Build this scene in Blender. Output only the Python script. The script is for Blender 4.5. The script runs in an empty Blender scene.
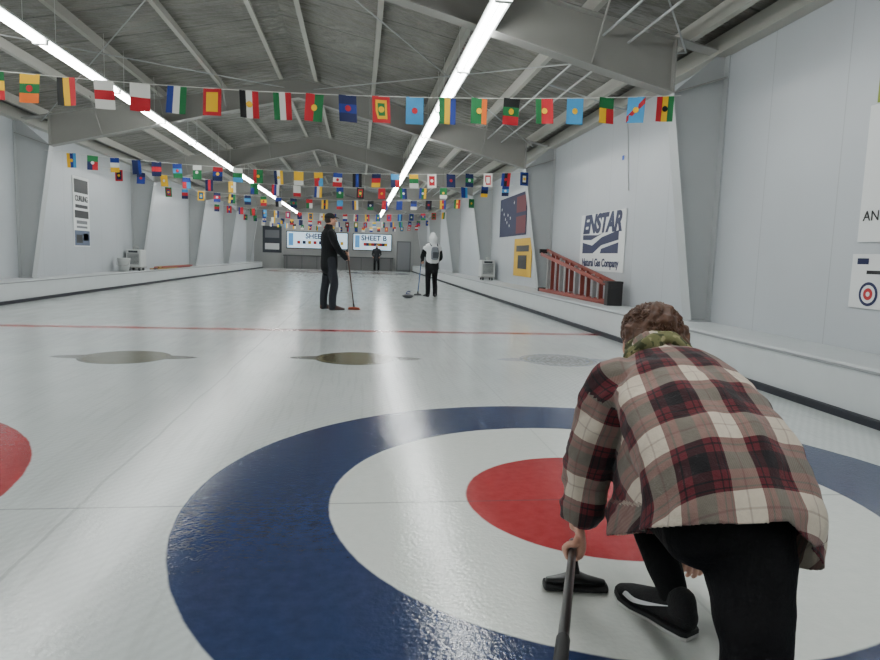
import bpy, bmesh, math, random
import numpy as np
from math import sin, cos, pi, radians, sqrt, atan2, floor
from mathutils import Vector, Matrix, noise
random.seed(7)
S=bpy.context.scene
COL=S.collection

# ------------------------------------------------------------------ materials
def s2l(c):
    return tuple(((v/255)/12.92 if v/255<=.04045 else ((v/255+.055)/1.055)**2.4) for v in c)
MATS={}
def mat(name,rgb,rough=.6,metal=0.,bump=0.,bscale=30.,var=0.,vscale=4.,emit=0.,spec=.5,sheen=0.):
    if name in MATS: return MATS[name]
    m=bpy.data.materials.new(name); m.use_nodes=True
    nt=m.node_tree; b=nt.nodes['Principled BSDF']
    c=s2l(rgb)
    b.inputs['Base Color'].default_value=(*c,1); b.inputs['Roughness'].default_value=rough
    b.inputs['Metallic'].default_value=metal; b.inputs['Specular IOR Level'].default_value=spec
    if sheen: b.inputs['Sheen Weight'].default_value=sheen
    if emit:
        b.inputs['Emission Color'].default_value=(*c,1); b.inputs['Emission Strength'].default_value=emit
    geo=nt.nodes.new('ShaderNodeNewGeometry')
    if var or bump:
        n=nt.nodes.new('ShaderNodeTexNoise'); n.inputs['Scale'].default_value=vscale; n.inputs['Detail'].default_value=4
        nt.links.new(geo.outputs['Position'],n.inputs['Vector'])
        if var:
            mx=nt.nodes.new('ShaderNodeMix'); mx.data_type='RGBA'
            mx.inputs['A'].default_value=(*[v*(1-var) for v in c],1); mx.inputs['B'].default_value=(*[min(1,v*(1+var)) for v in c],1)
            nt.links.new(n.outputs['Fac'],mx.inputs['Factor']); nt.links.new(mx.outputs['Result'],b.inputs['Base Color'])
        if bump:
            n2=nt.nodes.new('ShaderNodeTexNoise'); n2.inputs['Scale'].default_value=bscale; n2.inputs['Detail'].default_value=3
            nt.links.new(geo.outputs['Position'],n2.inputs['Vector'])
            bp=nt.nodes.new('ShaderNodeBump'); bp.inputs['Strength'].default_value=bump; bp.inputs['Distance'].default_value=.02
            nt.links.new(n2.outputs['Fac'],bp.inputs['Height']); nt.links.new(bp.outputs['Normal'],b.inputs['Normal'])
    MATS[name]=m
    return m

class NT:
    """tiny helper to write math in nodes"""
    def __init__(s,name):
        s.m=bpy.data.materials.new(name); s.m.use_nodes=True; s.nt=s.m.node_tree; s.b=s.nt.nodes['Principled BSDF']; MATS[name]=s.m
    def new(s,t): return s.nt.nodes.new(t)
    def link(s,a,b): s.nt.links.new(a,b)
    def M(s,op,a,b=None,c=None,clamp=False):
        n=s.new('ShaderNodeMath'); n.operation=op; n.use_clamp=clamp
        for i,v in enumerate((a,b,c)):
            if v is None: continue
            if isinstance(v,(int,float)): n.inputs[i].default_value=v
            else: s.link(v,n.inputs[i])
        return n.outputs[0]
    def step(s,v,edge,soft):  # 1 when v<edge
        n=s.new('ShaderNodeMapRange'); n.interpolation_type='SMOOTHSTEP'
        s.link(v,n.inputs['Value']); n.inputs['From Min'].default_value=edge-soft; n.inputs['From Max'].default_value=edge+soft
        n.inputs['To Min'].default_value=1; n.inputs['To Max'].default_value=0
        return n.outputs['Result']
    def mix(s,f,a,b,blend='MIX'):
        n=s.new('ShaderNodeMix'); n.data_type='RGBA'; n.blend_type=blend
        if isinstance(f,(int,float)): n.inputs['Factor'].default_value=f
        else: s.link(f,n.inputs['Factor'])
        for k,v in (('A',a),('B',b)):
            if isinstance(v,tuple): n.inputs[k].default_value=(*v,1)
            else: s.link(v,n.inputs[k])
        return n.outputs['Result']
    def noise(s,scale,detail=3,vec=None,sc=None):
        n=s.new('ShaderNodeTexNoise'); n.inputs['Scale'].default_value=scale; n.inputs['Detail'].default_value=detail
        if vec is not None:
            if sc:
                mp=s.new('ShaderNodeMapping'); mp.inputs['Scale'].default_value=sc; s.link(vec,mp.inputs['Vector']); vec=mp.outputs['Vector']
            s.link(vec,n.inputs['Vector'])
        return n.outputs['Fac']

HX,HT,SP=1.109,2.7405,4.445
def make_ice():
    t=NT('ice_surface'); g=t.new('ShaderNodeNewGeometry'); pos=g.outputs['Position']
    sx=t.new('ShaderNodeSeparateXYZ'); t.link(pos,sx.inputs[0]); X,Y=sx.outputs[0],sx.outputs[1]
    wob=t.M('MULTIPLY',t.M('SUBTRACT',t.noise(9,4,pos),.5),.012)
    n1=t.noise(1.3,4,pos)
    col=t.mix(n1,s2l((202,208,207)),s2l((224,229,227)))
    st=t.noise(6,4,pos,(6,.25,1)); col=t.mix(t.M('MULTIPLY',t.step(st,.42,.08),.25),col,s2l((180,186,184)))
    wv=t.new('ShaderNodeTexWave'); wv.inputs['Scale'].default_value=7; wv.inputs['Distortion'].default_value=1.2; wv.inputs['Detail'].default_value=2
    mp=t.new('ShaderNodeMapping'); mp.inputs['Rotation'].default_value=(0,0,radians(38)); t.link(pos,mp.inputs['Vector']); t.link(mp.outputs['Vector'],wv.inputs['Vector'])
    col=t.mix(t.M('MULTIPLY',wv.outputs['Fac'],.16),col,s2l((168,176,176)))
    def dist(cx,cy,ax=1.,ay=1.):
        dx=t.M('DIVIDE',t.M('SUBTRACT',X,cx),ax); dy=t.M('DIVIDE',t.M('SUBTRACT',Y,cy),ay)
        return t.M('ADD',t.M('SQRT',t.M('ADD',t.M('MULTIPLY',dx,dx),t.M('MULTIPLY',dy,dy))),wob)
    paint=t.noise(22,5,pos)
    blue=t.mix(paint,s2l((28,40,74)),s2l((50,64,100)))
    red=t.mix(paint,s2l((148,30,40)),s2l((178,64,66)))
    white=t.mix(paint,s2l((216,221,215)),s2l((232,234,228)))
    for cx,oc,ic in ((HX,blue,red),(HX-SP,red,blue)):
        for cy in (HT,HT+34.75):
            d=dist(cx,cy)
            col=t.mix(t.step(d,1.829,.006),col,oc)
            col=t.mix(t.step(d,1.219,.006),col,white)
            col=t.mix(t.step(d,.61,.006),col,ic)
    def line(v,c,hw,colr,a=1.):
        nonlocal col
        ad=t.M('ABSOLUTE',t.M('SUBTRACT',v,c)); col=t.mix(t.M('MULTIPLY',t.step(t.M('ADD',ad,t.M('MULTIPLY',wob,.2)),hw,.003),a),col,colr)
    lr=s2l((200,10,30)); dk=s2l((70,75,80))
    line(Y,HT+6.4,.105,lr,1.); line(Y,HT+28.35,.075,lr,1.)
    line(Y,HT,.006,dk,.4); line(Y,HT+34.75,.006,dk,.5); line(Y,HT-1.829,.006,dk,.4)
    line(X,HX,.005,dk,.16); line(X,HX-SP,.005,dk,.16)
    Xw=t.M('ADD',X,t.M('MULTIPLY',t.M('SUBTRACT',t.noise(.8,3,pos),.5),.12))
    line(Xw,HX-SP/2-.03,.008,s2l((120,126,126)),.3)
    det=t.noise(26,6,pos)
    for cx,cy,c1,c2,a in ((-2.28,6.65,(82,78,54),(34,38,28),.95),(-.02,6.72,(82,78,54),(32,36,28),.97),(2.17,6.74,(176,184,190),(120,134,152),.65)):
        d=dist(cx,cy,.42,.42); d2=dist(cx,cy,.68,.15)
        lc=t.mix(t.step(det,.5,.05),s2l(c1),s2l(c2))
        col=t.mix(t.M('MULTIPLY',t.step(d2,1.,.05),a*.85),col,lc)
        col=t.mix(t.M('MULTIPLY',t.step(d,1.,.02),a),col,lc)
        col=t.mix(t.M('MULTIPLY',t.M('MULTIPLY',t.step(d,.72,.03),t.step(det,.53,.05)),.5*a),col,s2l((150,142,106)))
        rg=t.M('SUBTRACT',t.step(d,.9,.02),t.step(d,.8,.02)); col=t.mix(t.M('MULTIPLY',rg,.5*a),col,s2l((168,162,128)))
    t.link(col,t.b.inputs['Base Color'])
    rg=t.M('ADD',t.M('MULTIPLY',t.noise(2.2,4,pos,(3,.6,1)),.12),.08); t.link(rg,t.b.inputs['Roughness'])
    t.b.inputs['IOR'].default_value=1.42
    t.b.inputs['Specular IOR Level'].default_value=.6
    bp=t.new('ShaderNodeBump'); bp.inputs['Strength'].default_value=.4; bp.inputs['Distance'].default_value=.003
    h=t.M('ADD',t.noise(60,2,pos),t.M('MULTIPLY',t.noise(12,2,pos),.7)); t.link(h,bp.inputs['Height']); t.link(bp.outputs['Normal'],t.b.inputs['Normal'])
    return t.m

def make_wall(name,rgb,axis,period):
    t=NT(name); g=t.new('ShaderNodeNewGeometry'); pos=g.outputs['Position']
    sx=t.new('ShaderNodeSeparateXYZ'); t.link(pos,sx.inputs[0]); A=sx.outputs[axis]
    fr=t.M('FRACT',t.M('DIVIDE',A,period)); e=t.M('MINIMUM',fr,t.M('SUBTRACT',1.,fr))
    col=t.mix(t.noise(.7,4,pos),s2l(tuple(v-9 for v in rgb)),s2l(tuple(min(255,v+6) for v in rgb)))
    col=t.mix(t.M('MULTIPLY',t.step(e,.005,.003),.35),col,s2l((116,118,120)))
    t.link(col,t.b.inputs['Base Color']); t.b.inputs['Roughness'].default_value=.36
    bp=t.new('ShaderNodeBump'); bp.inputs['Strength'].default_value=.25; bp.inputs['Distance'].default_value=.03
    t.link(t.noise(1.6,3,pos,(1,1,.4)),bp.inputs['Height']); t.link(bp.outputs['Normal'],t.b.inputs['Normal'])
    return t.m
def make_ceiling():
    t=NT('ceiling_liner'); g=t.new('ShaderNodeNewGeometry'); pos=g.outputs['Position']
    sx=t.new('ShaderNodeSeparateXYZ'); t.link(pos,sx.inputs[0]); Y=sx.outputs[1]
    fr=t.M('FRACT',t.M('DIVIDE',Y,1.1)); e=t.M('MINIMUM',fr,t.M('SUBTRACT',1.,fr))
    n=t.noise(2.2,6,pos,(1,.5,1)); n2=t.noise(.5,3,pos)
    col=t.mix(n,s2l((82,81,76)),s2l((166,164,156))); col=t.mix(t.M('MULTIPLY',n2,.5),col,s2l((102,100,94)))
    col=t.mix(t.M('MULTIPLY',t.step(e,.02,.008),.6),col,s2l((50,49,47)))
    t.link(col,t.b.inputs['Base Color']); t.b.inputs['Roughness'].default_value=.42; t.b.inputs['Metallic'].default_value=.25
    bp=t.new('ShaderNodeBump'); bp.inputs['Strength'].default_value=1.; bp.inputs['Distance'].default_value=.12
    t.link(t.noise(2.6,4,pos,(1,2,1)),bp.inputs['Height']); t.link(bp.outputs['Normal'],t.b.inputs['Normal'])
    return t.m
def make_plaid():
    t=NT('plaid_flannel'); a=t.new('ShaderNodeAttribute'); a.attribute_name='plaid'
    sx=t.new('ShaderNodeSeparateXYZ'); t.link(a.outputs['Vector'],sx.inputs[0])
    cream=(220,207,188); maroon=(98,26,36); black=(15,14,19)
    P0=.215
    def ramp(v,P,off):
        f=t.M('FRACT',t.M('DIVIDE',t.M('ADD',v,off+10*P),P))
        r=t.new('ShaderNodeValToRGB'); r.color_ramp.interpolation='CONSTANT'; el=r.color_ramp.elements
        stops=[(0,cream),(.38,maroon),(.45,black),(.475,maroon),(.56,black),(.77,maroon),(.87,black),(.89,maroon),(.955,black),(.97,maroon)]
        el[0].position=0; el[0].color=(*s2l(stops[0][1]),1); el[1].position=stops[1][0]; el[1].color=(*s2l(stops[1][1]),1)
        for p,c in stops[2:]:
            e=el.new(p); e.color=(*s2l(c),1)
        t.link(f,r.inputs[0]); return r.outputs['Color'],f
    ru,fu=ramp(sx.outputs[0],P0,.085); rv,fv=ramp(sx.outputs[1],P0,.02)
    tw=t.M('FRACT',t.M('MULTIPLY',t.M('ADD',sx.outputs[0],sx.outputs[1]),160.)); tw=t.M('GREATER_THAN',tw,.5)
    f=t.M('ADD',t.M('MULTIPLY',tw,.10),.45)
    av=t.mix(f,ru,rv); mu=t.mix(1.,ru,rv,'DARKEN'); col=t.mix(.5,av,mu)
    for ff in (fu,fv):
        ad=t.M('ABSOLUTE',t.M('SUBTRACT',ff,.19)); col=t.mix(t.M('MULTIPLY',t.step(ad,.012,.004),.3),col,s2l((100,52,58)))
    nz=t.noise(60,4,a.outputs['Vector']); col=t.mix(t.M('MULTIPLY',nz,.22),col,s2l((54,44,46)))
    t.link(col,t.b.inputs['Base Color']); t.b.inputs['Roughness'].default_value=.95; t.b.inputs['Sheen Weight'].default_value=.08
    g=t.new('ShaderNodeNewGeometry')
    bp=t.new('ShaderNodeBump'); bp.inputs['Strength'].default_value=.8; bp.inputs['Distance'].default_value=.012
    h=t.M('ADD',t.noise(13,4,g.outputs['Position']),t.M('MULTIPLY',t.noise(260,2,g.outputs['Position']),.2)); t.link(h,bp.inputs['Height']); t.link(bp.outputs['Normal'],t.b.inputs['Normal'])
    return t.m
def make_camo():
    t=NT('scarf_camo'); g=t.new('ShaderNodeNewGeometry'); pos=g.outputs['Position']
    col=t.mix(t.step(t.noise(28,2,pos),.5,.02),s2l((112,112,74)),s2l((66,70,44)))
    col=t.mix(t.step(t.noise(40,2,pos),.40,.02),col,s2l((150,144,104)))
    t.link(col,t.b.inputs['Base Color']); t.b.inputs['Roughness'].default_value=.9
    return t.m
def make_granite():
    t=NT('granite'); g=t.new('ShaderNodeNewGeometry'); pos=g.outputs['Position']
    col=t.mix(t.noise(120,3,pos),s2l((44,46,50)),s2l((96,98,102))); t.link(col,t.b.inputs['Base Color']); t.b.inputs['Roughness'].default_value=.35
    return t.m

# ------------------------------------------------------------------ geometry
def nrm(v): 
    v=np.asarray(v,float); l=np.linalg.norm(v); return v/l if l>1e-9 else v
def cr(P,n=6):
    P=np.asarray(P,float); 
    if len(P)<3 or n<=1:
        out=[]
        for i in range(len(P)-1):
            for k in range(max(1,n)): out.append(P[i]+(P[i+1]-P[i])*k/max(1,n))
        out.append(P[-1]); return np.array(out)
    Q=np.vstack([2*P[0]-P[1],P,2*P[-1]-P[-2]]); out=[]
    for i in range(1,len(Q)-2):
        p0,p1,p2,p3=Q[i-1],Q[i],Q[i+1],Q[i+2]
        for k in range(n):
            t=k/n; out.append(.5*((2*p1)+(-p0+p2)*t+(2*p0-5*p1+4*p2-p3)*t*t+(-p0+3*p1-3*p2+p3)*t**3))
    out.append(Q[-2]); return np.array(out)
class Geo:
    def __init__(s): s.v=[]; s.f=[]; s.m=[]; s.sm=[]; s.samples=[]
    def add(s,vs,fs,m=0,smooth=True):
        o=len(s.v); s.v+= [tuple(map(float,p)) for p in vs]
        for f in fs: s.f.append(tuple(i+o for i in f)); s.m.append(m); s.sm.append(smooth)
    def box(s,c,d,m=0,R=None):
        c=np.array(c,float); h=np.array(d,float)/2
        P=[np.array((x,y,z))*h for x in(-1,1) for y in(-1,1) for z in(-1,1)]
        if R is not None: P=[R@p for p in P]
        s.add([c+p for p in P],[(0,1,3,2),(4,6,7,5),(0,4,5,1),(2,3,7,6),(0,2,6,4),(1,5,7,3)],m,False)
    def prism(s,poly,axis,a,b,m=0):
        n=len(poly)
        def mk(p,h):
            q=list(p); q.insert(axis,h); return q
        vs=[mk(p,a) for p in poly]+[mk(p,b) for p in poly]
        fs=[tuple(range(n)),tuple(range(2*n-1,n-1,-1))]+[(i,i+n,(i+1)%n+n,(i+1)%n) for i in range(n)]
        s.add(vs,fs,m,False)
    def tube(s,P,r,m=0,seg=12,n=4,side=(1,0,0),cap=True,rec=True,expo=2.):
        P=np.asarray(P,float); r=np.array([(q,q) if np.isscalar(q) else q for q in (r if hasattr(r,'__len__') else [r]*len(P))],float)
        C=cr(np.hstack([P,r]),n); pts=C[:,:3]; rad=np.maximum(C[:,3:],1e-4)
        T=np.gradient(pts,axis=0); T=np.array([nrm(t) for t in T])
        if cap:
            pre=[(pts[0]-T[0]*rad[0].min()*k*.9,rad[0]*sqrt(max(.02,1-k*k)),T[0]) for k in (.98,.8,.45)]
            post=[(pts[-1]+T[-1]*rad[-1].min()*k*.9,rad[-1]*sqrt(max(.02,1-k*k)),T[-1]) for k in (.45,.8,.98)]
        else: pre=post=[]
        allr=pre+[(pts[i],rad[i],T[i]) for i in range(len(pts))]+post
        vs=[]; ref=np.array(side,float)
        for c,q,t in allr:
            Sd=ref-t*(ref@t)
            if np.linalg.norm(Sd)<.15: Sd=np.array((0,1,0.))-t*t[1]
            if np.linalg.norm(Sd)<.15: Sd=np.array((0,0,1.))-t*t[2]
            Sd=nrm(Sd); N=np.cross(t,Sd)
            for k in range(seg):
                a=2*pi*k/seg; ca,sa=cos(a),sin(a)
                ca=math.copysign(abs(ca)**(2/expo),ca); sa=math.copysign(abs(sa)**(2/expo),sa)
                vs.append(c+Sd*q[0]*ca+N*q[1]*sa)
        R=len(allr); fs=[]
        for i in range(R-1):
            for k in range(seg): fs.append((i*seg+k,i*seg+(k+1)%seg,(i+1)*seg+(k+1)%seg,(i+1)*seg+k))
        fs.append(tuple(range(seg-1,-1,-1))); fs.append(tuple((R-1)*seg+k for k in range(seg)))
        s.add(vs,fs,m)
        if rec:
            for i in range(len(pts)): s.samples.append((*pts[i],rad[i].mean(),m))
    def ell(s,c,r,m=0,R=None,seg=16,rings=10,rec=True):
        c=np.array(c,float); vs=[];fs=[]
        for i in range(rings+1):
            ph=pi*i/rings
            for k in range(seg):
                a=2*pi*k/seg; p=np.array((r[0]*sin(ph)*cos(a),r[1]*sin(ph)*sin(a),r[2]*cos(ph)))
                if R is not None: p=R@p
                vs.append(c+p)
        for i in range(rings):
            for k in range(seg): fs.append((i*seg+k,(i+1)*seg+k,(i+1)*seg+(k+1)%seg,i*seg+(k+1)%seg))
        s.add(vs,fs,m)
        if rec: s.samples.append((*c,min(r),m))
    def lathe(s,c,prof,m=0,seg=32,R=None):
        c=np.array(c,float); vs=[];fs=[]
        for (rr,z) in prof:
            for k in range(seg):
                a=2*pi*k/seg; p=np.array((rr*cos(a),rr*sin(a),z)); 
                if R is not None:p=R@p
                vs.append(c+p)
        for i in range(len(prof)-1):
            for k in range(seg): fs.append((i*seg+k,i*seg+(k+1)%seg,(i+1)*seg+(k+1)%seg,(i+1)*seg+k))
        s.add(vs,fs,m)
    def mesh(s,name,mats):
        me=bpy.data.meshes.new(name); me.from_pydata(s.v,[],s.f)
        for m in mats: me.materials.append(m)
        me.polygons.foreach_set('material_index',s.m); me.polygons.foreach_set('use_smooth',s.sm); me.update()
        bm=bmesh.new(); bm.from_mesh(me); bmesh.ops.remove_doubles(bm,verts=bm.verts,dist=1e-6); bmesh.ops.recalc_face_normals(bm,faces=bm.faces); bm.to_mesh(me); bm.free()
        return me
    def obj(s,name,mats,parent=None,bevel=0):
        o=bpy.data.objects.new(name,s.mesh(name,mats)); COL.objects.link(o); o.parent=parent
        if bevel:
            b=o.modifiers.new('bevel','BEVEL'); b.width=bevel; b.segments=2; b.limit_method='ANGLE'
        return o
    def xf(s,R,t):
        R=np.array(R);t=np.array(t); s.v=[tuple(R@np.array(p)+t) for p in s.v]
        s.samples=[(*(R@np.array(q[:3])+t),q[3],q[4]) for q in s.samples]
    def remesh(s,name,mats,vox,parent=None,smooth=3,post=None):
        me=s.mesh(name+'_src',mats); o=bpy.data.objects.new(name+'_tmp',me); COL.objects.link(o)
        r=o.modifiers.new('r','REMESH'); r.mode='VOXEL'; r.voxel_size=vox; r.use_smooth_shade=True
        sm=o.modifiers.new('s','SMOOTH'); sm.factor=.5; sm.iterations=smooth
        dg=bpy.context.evaluated_depsgraph_get(); dg.update()
        nm=bpy.data.meshes.new_from_object(o.evaluated_get(dg)); nm.name=name
        bpy.data.objects.remove(o); bpy.data.meshes.remove(me)
        n=len(nm.vertices); V=np.zeros(n*3); nm.vertices.foreach_get('co',V); V=V.reshape(-1,3)
        if post: V=post(nm,V); nm.vertices.foreach_set('co',V.ravel())
        nm.materials.clear()
        for m in mats: nm.materials.append(m)
        if len(mats)>1:
            A=np.array(s.samples); fc=np.zeros(len(nm.polygons)*3); nm.polygons.foreach_get('center',fc); fc=fc.reshape(-1,3)
            idx=np.zeros(len(fc),int)
            for i in range(0,len(fc),4000):
                d=np.linalg.norm(fc[i:i+4000,None,:]-A[None,:,:3],axis=2)-A[None,:,3]; idx[i:i+4000]=A[np.argmin(d,axis=1),4].astype(int)
            nm.polygons.foreach_set('material_index',idx)
        nm.polygons.foreach_set('use_smooth',[True]*len(nm.polygons)); nm.update()
        ob=bpy.data.objects.new(name,nm); COL.objects.link(ob); ob.parent=parent; return ob
def empty(name,loc=(0,0,0)):
    e=bpy.data.objects.new(name,None); COL.objects.link(e); e.empty_display_size=.1; return e
def rotz(a): return np.array([[cos(a),-sin(a),0],[sin(a),cos(a),0],[0,0,1.]])
def frame(fwd,up=(0,0,1)):
    f=nrm(fwd); x=nrm(np.cross(f,up)); z=np.cross(x,f); return np.stack([x,f,z],1)
def text(name,body,size,M,loc,material,parent,xs=1.,shear=0,off=0.,ext=.002,align='CENTER'):
    c=bpy.data.curves.new(name,'FONT'); c.body=body; c.size=size; c.align_x=align; c.align_y='CENTER'; c.extrude=ext; c.shear=shear; c.offset=off
    o=bpy.data.objects.new(name,c); COL.objects.link(o)
    m=Matrix.Identity(4)
    for j in range(3):
        for i in range(3): m[i][j]=M[j][i]*(xs if j==0 else 1)
    m[0][3],m[1][3],m[2][3]=loc
    o.matrix_world=m; o.parent=parent; c.materials.append(material); return o
M_R=((0,-1,0),(0,0,1),(-1,0,0)); M_L=((0,1,0),(0,0,1),(1,0,0)); M_F=((1,0,0),(0,0,1),(0,-1,0))

# ------------------------------------------------------------------ room
XL,XR,YB,YF=-6.75,4.2,-4.0,43.3
XC=(XL+XR)/2; ZR,SL=4.82,.205
def roof(x): return ZR-abs(x-XC)*SL
CURR,CURL=3.56,-6.22; LZ=.40
ice=make_ice(); wallm=make_wall('wall_panel_white',(184,188,192),1,1.07); wallf=make_wall('wall_panel_end',(156,157,155),0,1.2); ceilm=make_ceiling()
g=Geo(); g.box(((CURR+CURL)/2,(YB+YF)/2,-.05),(CURR-CURL+.1,YF-YB,.1)); g.obj('floor',[ice])
g=Geo(); g.box((XR+.05,(YB+YF)/2,1.9),(.1,YF-YB+.2,3.9)); g.obj('wall_right',[wallm])
g=Geo(); g.box((XL-.05,(YB+YF)/2,1.9),(.1,YF-YB+.2,3.9)); g.obj('wall_left',[wallm])
def gable(y0,y1):
    g=Geo(); g.prism([(XL,0),(XR,0),(XR,roof(XR)),(XC,ZR),(XL,roof(XL))],1,y0,y1); return g
gable(YF,YF+.1).obj('wall_far',[wallf]); gable(YB-.1,YB).obj('wall_back',[wallf])
g=Geo(); g.prism([(XL-.1,roof(XL-.1)),(XC,ZR),(XR+.1,roof(XR+.1)),(XR+.1,roof(XR+.1)+.08),(XC,ZR+.08),(XL-.1,roof(XL-.1)+.08)],1,YB-.1,YF+.1); g.obj('ceiling',[ceilm])
curbm=mat('ledge_white',(198,202,203),.5,var=.06); blk=mat('rubber_black',(20,22,34),.6)
for nm,x0,x1,fx in (('right',CURR,XR,CURR),('left',XL,CURL,CURL)):
    g=Geo(); g.prism([(x0,-.1),(x1,-.1),(x1,LZ),(x0,LZ)],1,YB,YF); g.obj('trim_'+nm+'_ledge',[curbm],bevel=.012)
    g=Geo(); sgn=-1 if nm=='right' else 1
    g.box((fx+sgn*.025,(YB+YF)/2,.03),(.05,YF-YB,.06)); g.obj('baseboard_'+nm,[blk],bevel=.006)
    g=Geo(); g.box((fx+sgn*.006,(YB+YF)/2,LZ-.03),(.012,YF-YB,.02)); g.obj('trim_'+nm+'_lip',[mat('lip_grey',(140,142,144),.4)])
steel=mat('painted_steel',(146,145,140),.45,var=.06); steel2=mat('painted_steel_light',(176,179,180),.42,var=.04)
FR=[.8,7.35,14.0,20.6,27.2,33.8,40.4]
for y in FR:
    g=Geo()
    for sgn,xw in ((1,XR),(-1,XL)):
        xb=xw-sgn*.24; xt=xw-sgn*.66; ztop=roof(xw)-.2
        kz=3.02
        g.prism([(xb,LZ),(xw-sgn*.004,LZ),(xw-sgn*.004,ztop),(xw-sgn*.10,ztop),(xt,kz)],1,y-.006,y+.006,1)
        L=sqrt((xt-xb)**2+(kz-LZ)**2); ang=math.atan2(xt-xb,kz-LZ); R=np.array([[cos(ang),0,sin(ang)],[0,1,0],[-sin(ang),0,cos(ang)]])
        g.box(((xb+xt)/2,y,(LZ+kz)/2),(.014,.2,L),1,R)
        g.box((xw-sgn*.012,y,(LZ+ztop)/2),(.014,.2,ztop-LZ),1)
        g.box((xw-sgn*.14,y,LZ+.01),(.28,.24,.02),1)
        g.prism([(xt,kz),(xt,kz+.012),(xw-sgn*.01,ztop-.25),(xw-sgn*.01,ztop-.262)],1,y-.09,y+.09,0)
        zb=lambda x:4.22-(4.22-kz)*abs(x-XC)/abs(xt-XC)
        g.prism([(xt,kz),(XC,4.22),(XC,ZR-.2),(xt,roof(xt)-.2)],1,y-.006,y+.006,0)
        g.prism([(xt,kz),(XC,4.22),(XC,4.235),(xt,kz+.015)],1,y-.1,y+.1,0)
        g.prism([(xw-sgn*.1,roof(xw-sgn*.1)-.215),(XC,ZR-.215),(XC,ZR-.2),(xw-sgn*.1,roof(xw-sgn*.1)-.2)],1,y-.1,y+.1,0)
        g.box((xt,y,(kz+roof(xt)-.2)/2),(.014,.19,roof(xt)-.2-kz),0)
        for q in (.3,.55,.8):
            xx=XC+sgn*abs(xt-XC)*q
            for dy in(-1,1): g.tube([(xx,y,zb(xx)+.02),(xx,y+dy*.55,roof(xx)-.12)],.012,0,6,1)
    g.obj('portal_frame',[steel,steel2])
g=Geo()
for k in range(5):
    for sgn in(1,-1):
        x=XC+sgn*(.35+k*1.16); z=roof(x)
        g.prism([(x-.035,z-.2),(x+.035,z-.2),(x+.035,z-.185),(x-.028,z-.185),(x-.028,z-.02),(x-.035,z-.02)],1,YB,YF,0)
for sgn,xw in((1,XR),(-1,XL)):
    g.box((xw-sgn*.08,(YB+YF)/2,roof(xw)-.12),(.16,YF-YB,.2),0)
g.obj('roof_purlins',[mat('purlin_steel',(172,171,163),.5)])
g=Geo()
for (y0,y1) in ((.8,7.35),(7.35,14.0),(27.2,33.8)):
    for sgn,xw in((1,XR),(-1,XL)):
        x0=xw-sgn*.5
        g.tube([(x0,y0,roof(x0)-.3),(XC+sgn*.3,y1,roof(XC)-.4)],.010,0,6,1); g.tube([(x0,y1,roof(x0)-.3),(XC+sgn*.3,y0,roof(XC)-.4)],.010,0,6,1)
g.obj('brace_rods',[steel2])
g=Geo()
for x,z in((2.7,3.72),(3.0,3.66)):
    g.tube([(x,YB+.3,z-.1),(x,YF-1,z-.1)],.014,0,8,1)
g.tube([(2.7,9.5,3.62),(3.85,9.7,3.4),(4.05,9.8,3.3),(4.15,9.8,2.2)],.012,0,8,4)
g.obj('electrical_conduit',[steel2])

# ------------------------------------------------------------------ lights
tube_m=bpy.data.materials.new('lamp_tube'); tube_m.use_nodes=True; b=tube_m.node_tree.nodes['Principled BSDF']
b.inputs['Base Color'].default_value=(.9,.9,.9,1); b.inputs['Emission Color'].default_value=(.96,1,.985,1); b.inputs['Emission Strength'].default_value=46
house_m=mat('lamp_housing',(225,226,224),.4)
for x in (1.32,-3.88):
    e=empty('strip_light_row')
    h=Geo(); t=Geo(); y=-3.4
    while y<41.5:
        h.prism([(x-.11,3.55),(x-.06,3.6),(x+.06,3.6),(x+.11,3.55),(x+.10,3.545),(x-.10,3.545)],1,y,y+2.40)
        h.box((x,y+.01,3.52),(.16,.02,.06)); h.box((x,y+2.39,3.52),(.16,.02,.06))
        for dx in(-.045,.045): t.tube([(x+dx,y+.03,3.52),(x+dx,y+2.37,3.52)],.019,0,6,1,rec=False,cap=False)
        for yy in (y+.4,y+2.0): h.tube([(x,yy,3.6),(x,yy,roof(x)-.02)],.003,0,5,1)
        y+=2.43
    h.obj('housing',[house_m],e); t.obj('tubes',[tube_m],e)

# ------------------------------------------------------------------ flags
FC={'r':(180,22,38),'g':(16,108,58),'b':(24,48,130),'y':(236,184,26),'w':(222,222,216),'k':(20,20,22),'o':(222,104,24),'c':(66,150,204),'m':(106,22,36),'n':(14,28,76)}
keys=list(FC); flagm=[mat('flag_'+k,FC[k],.75) for k in keys]
row1=[('h','gwr','w'),('h','ygy','r'),('h','kyr',None),('h','gyg','k'),('h','ykr',None),('h','gyr',None),('h','ygo','r'),('v','kyr',None),('h','wrw','r'),('h','wr',None),('v','bwg',None),('p','ry','y'),('v','kwr','y'),('v','gwr',None),('v','rg','y'),('h','nbn','r'),('p','ryg','y'),('p','cc','r'),('v','gyb',None),('v','ggo','y'),('h','kgr','y'),('v','grr','y'),('h','ccc','y'),('t','gyr',None),('d','crb','y'),('v','ryg','k')]
rnd=random.Random(3)
def rndflag():
    return (rnd.choice('hhvvpt'),''.join(rnd.choice('rgbywkrbwcrgynn') for _ in range(3)),rnd.choice([None,None,'y','r','w']))
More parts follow.
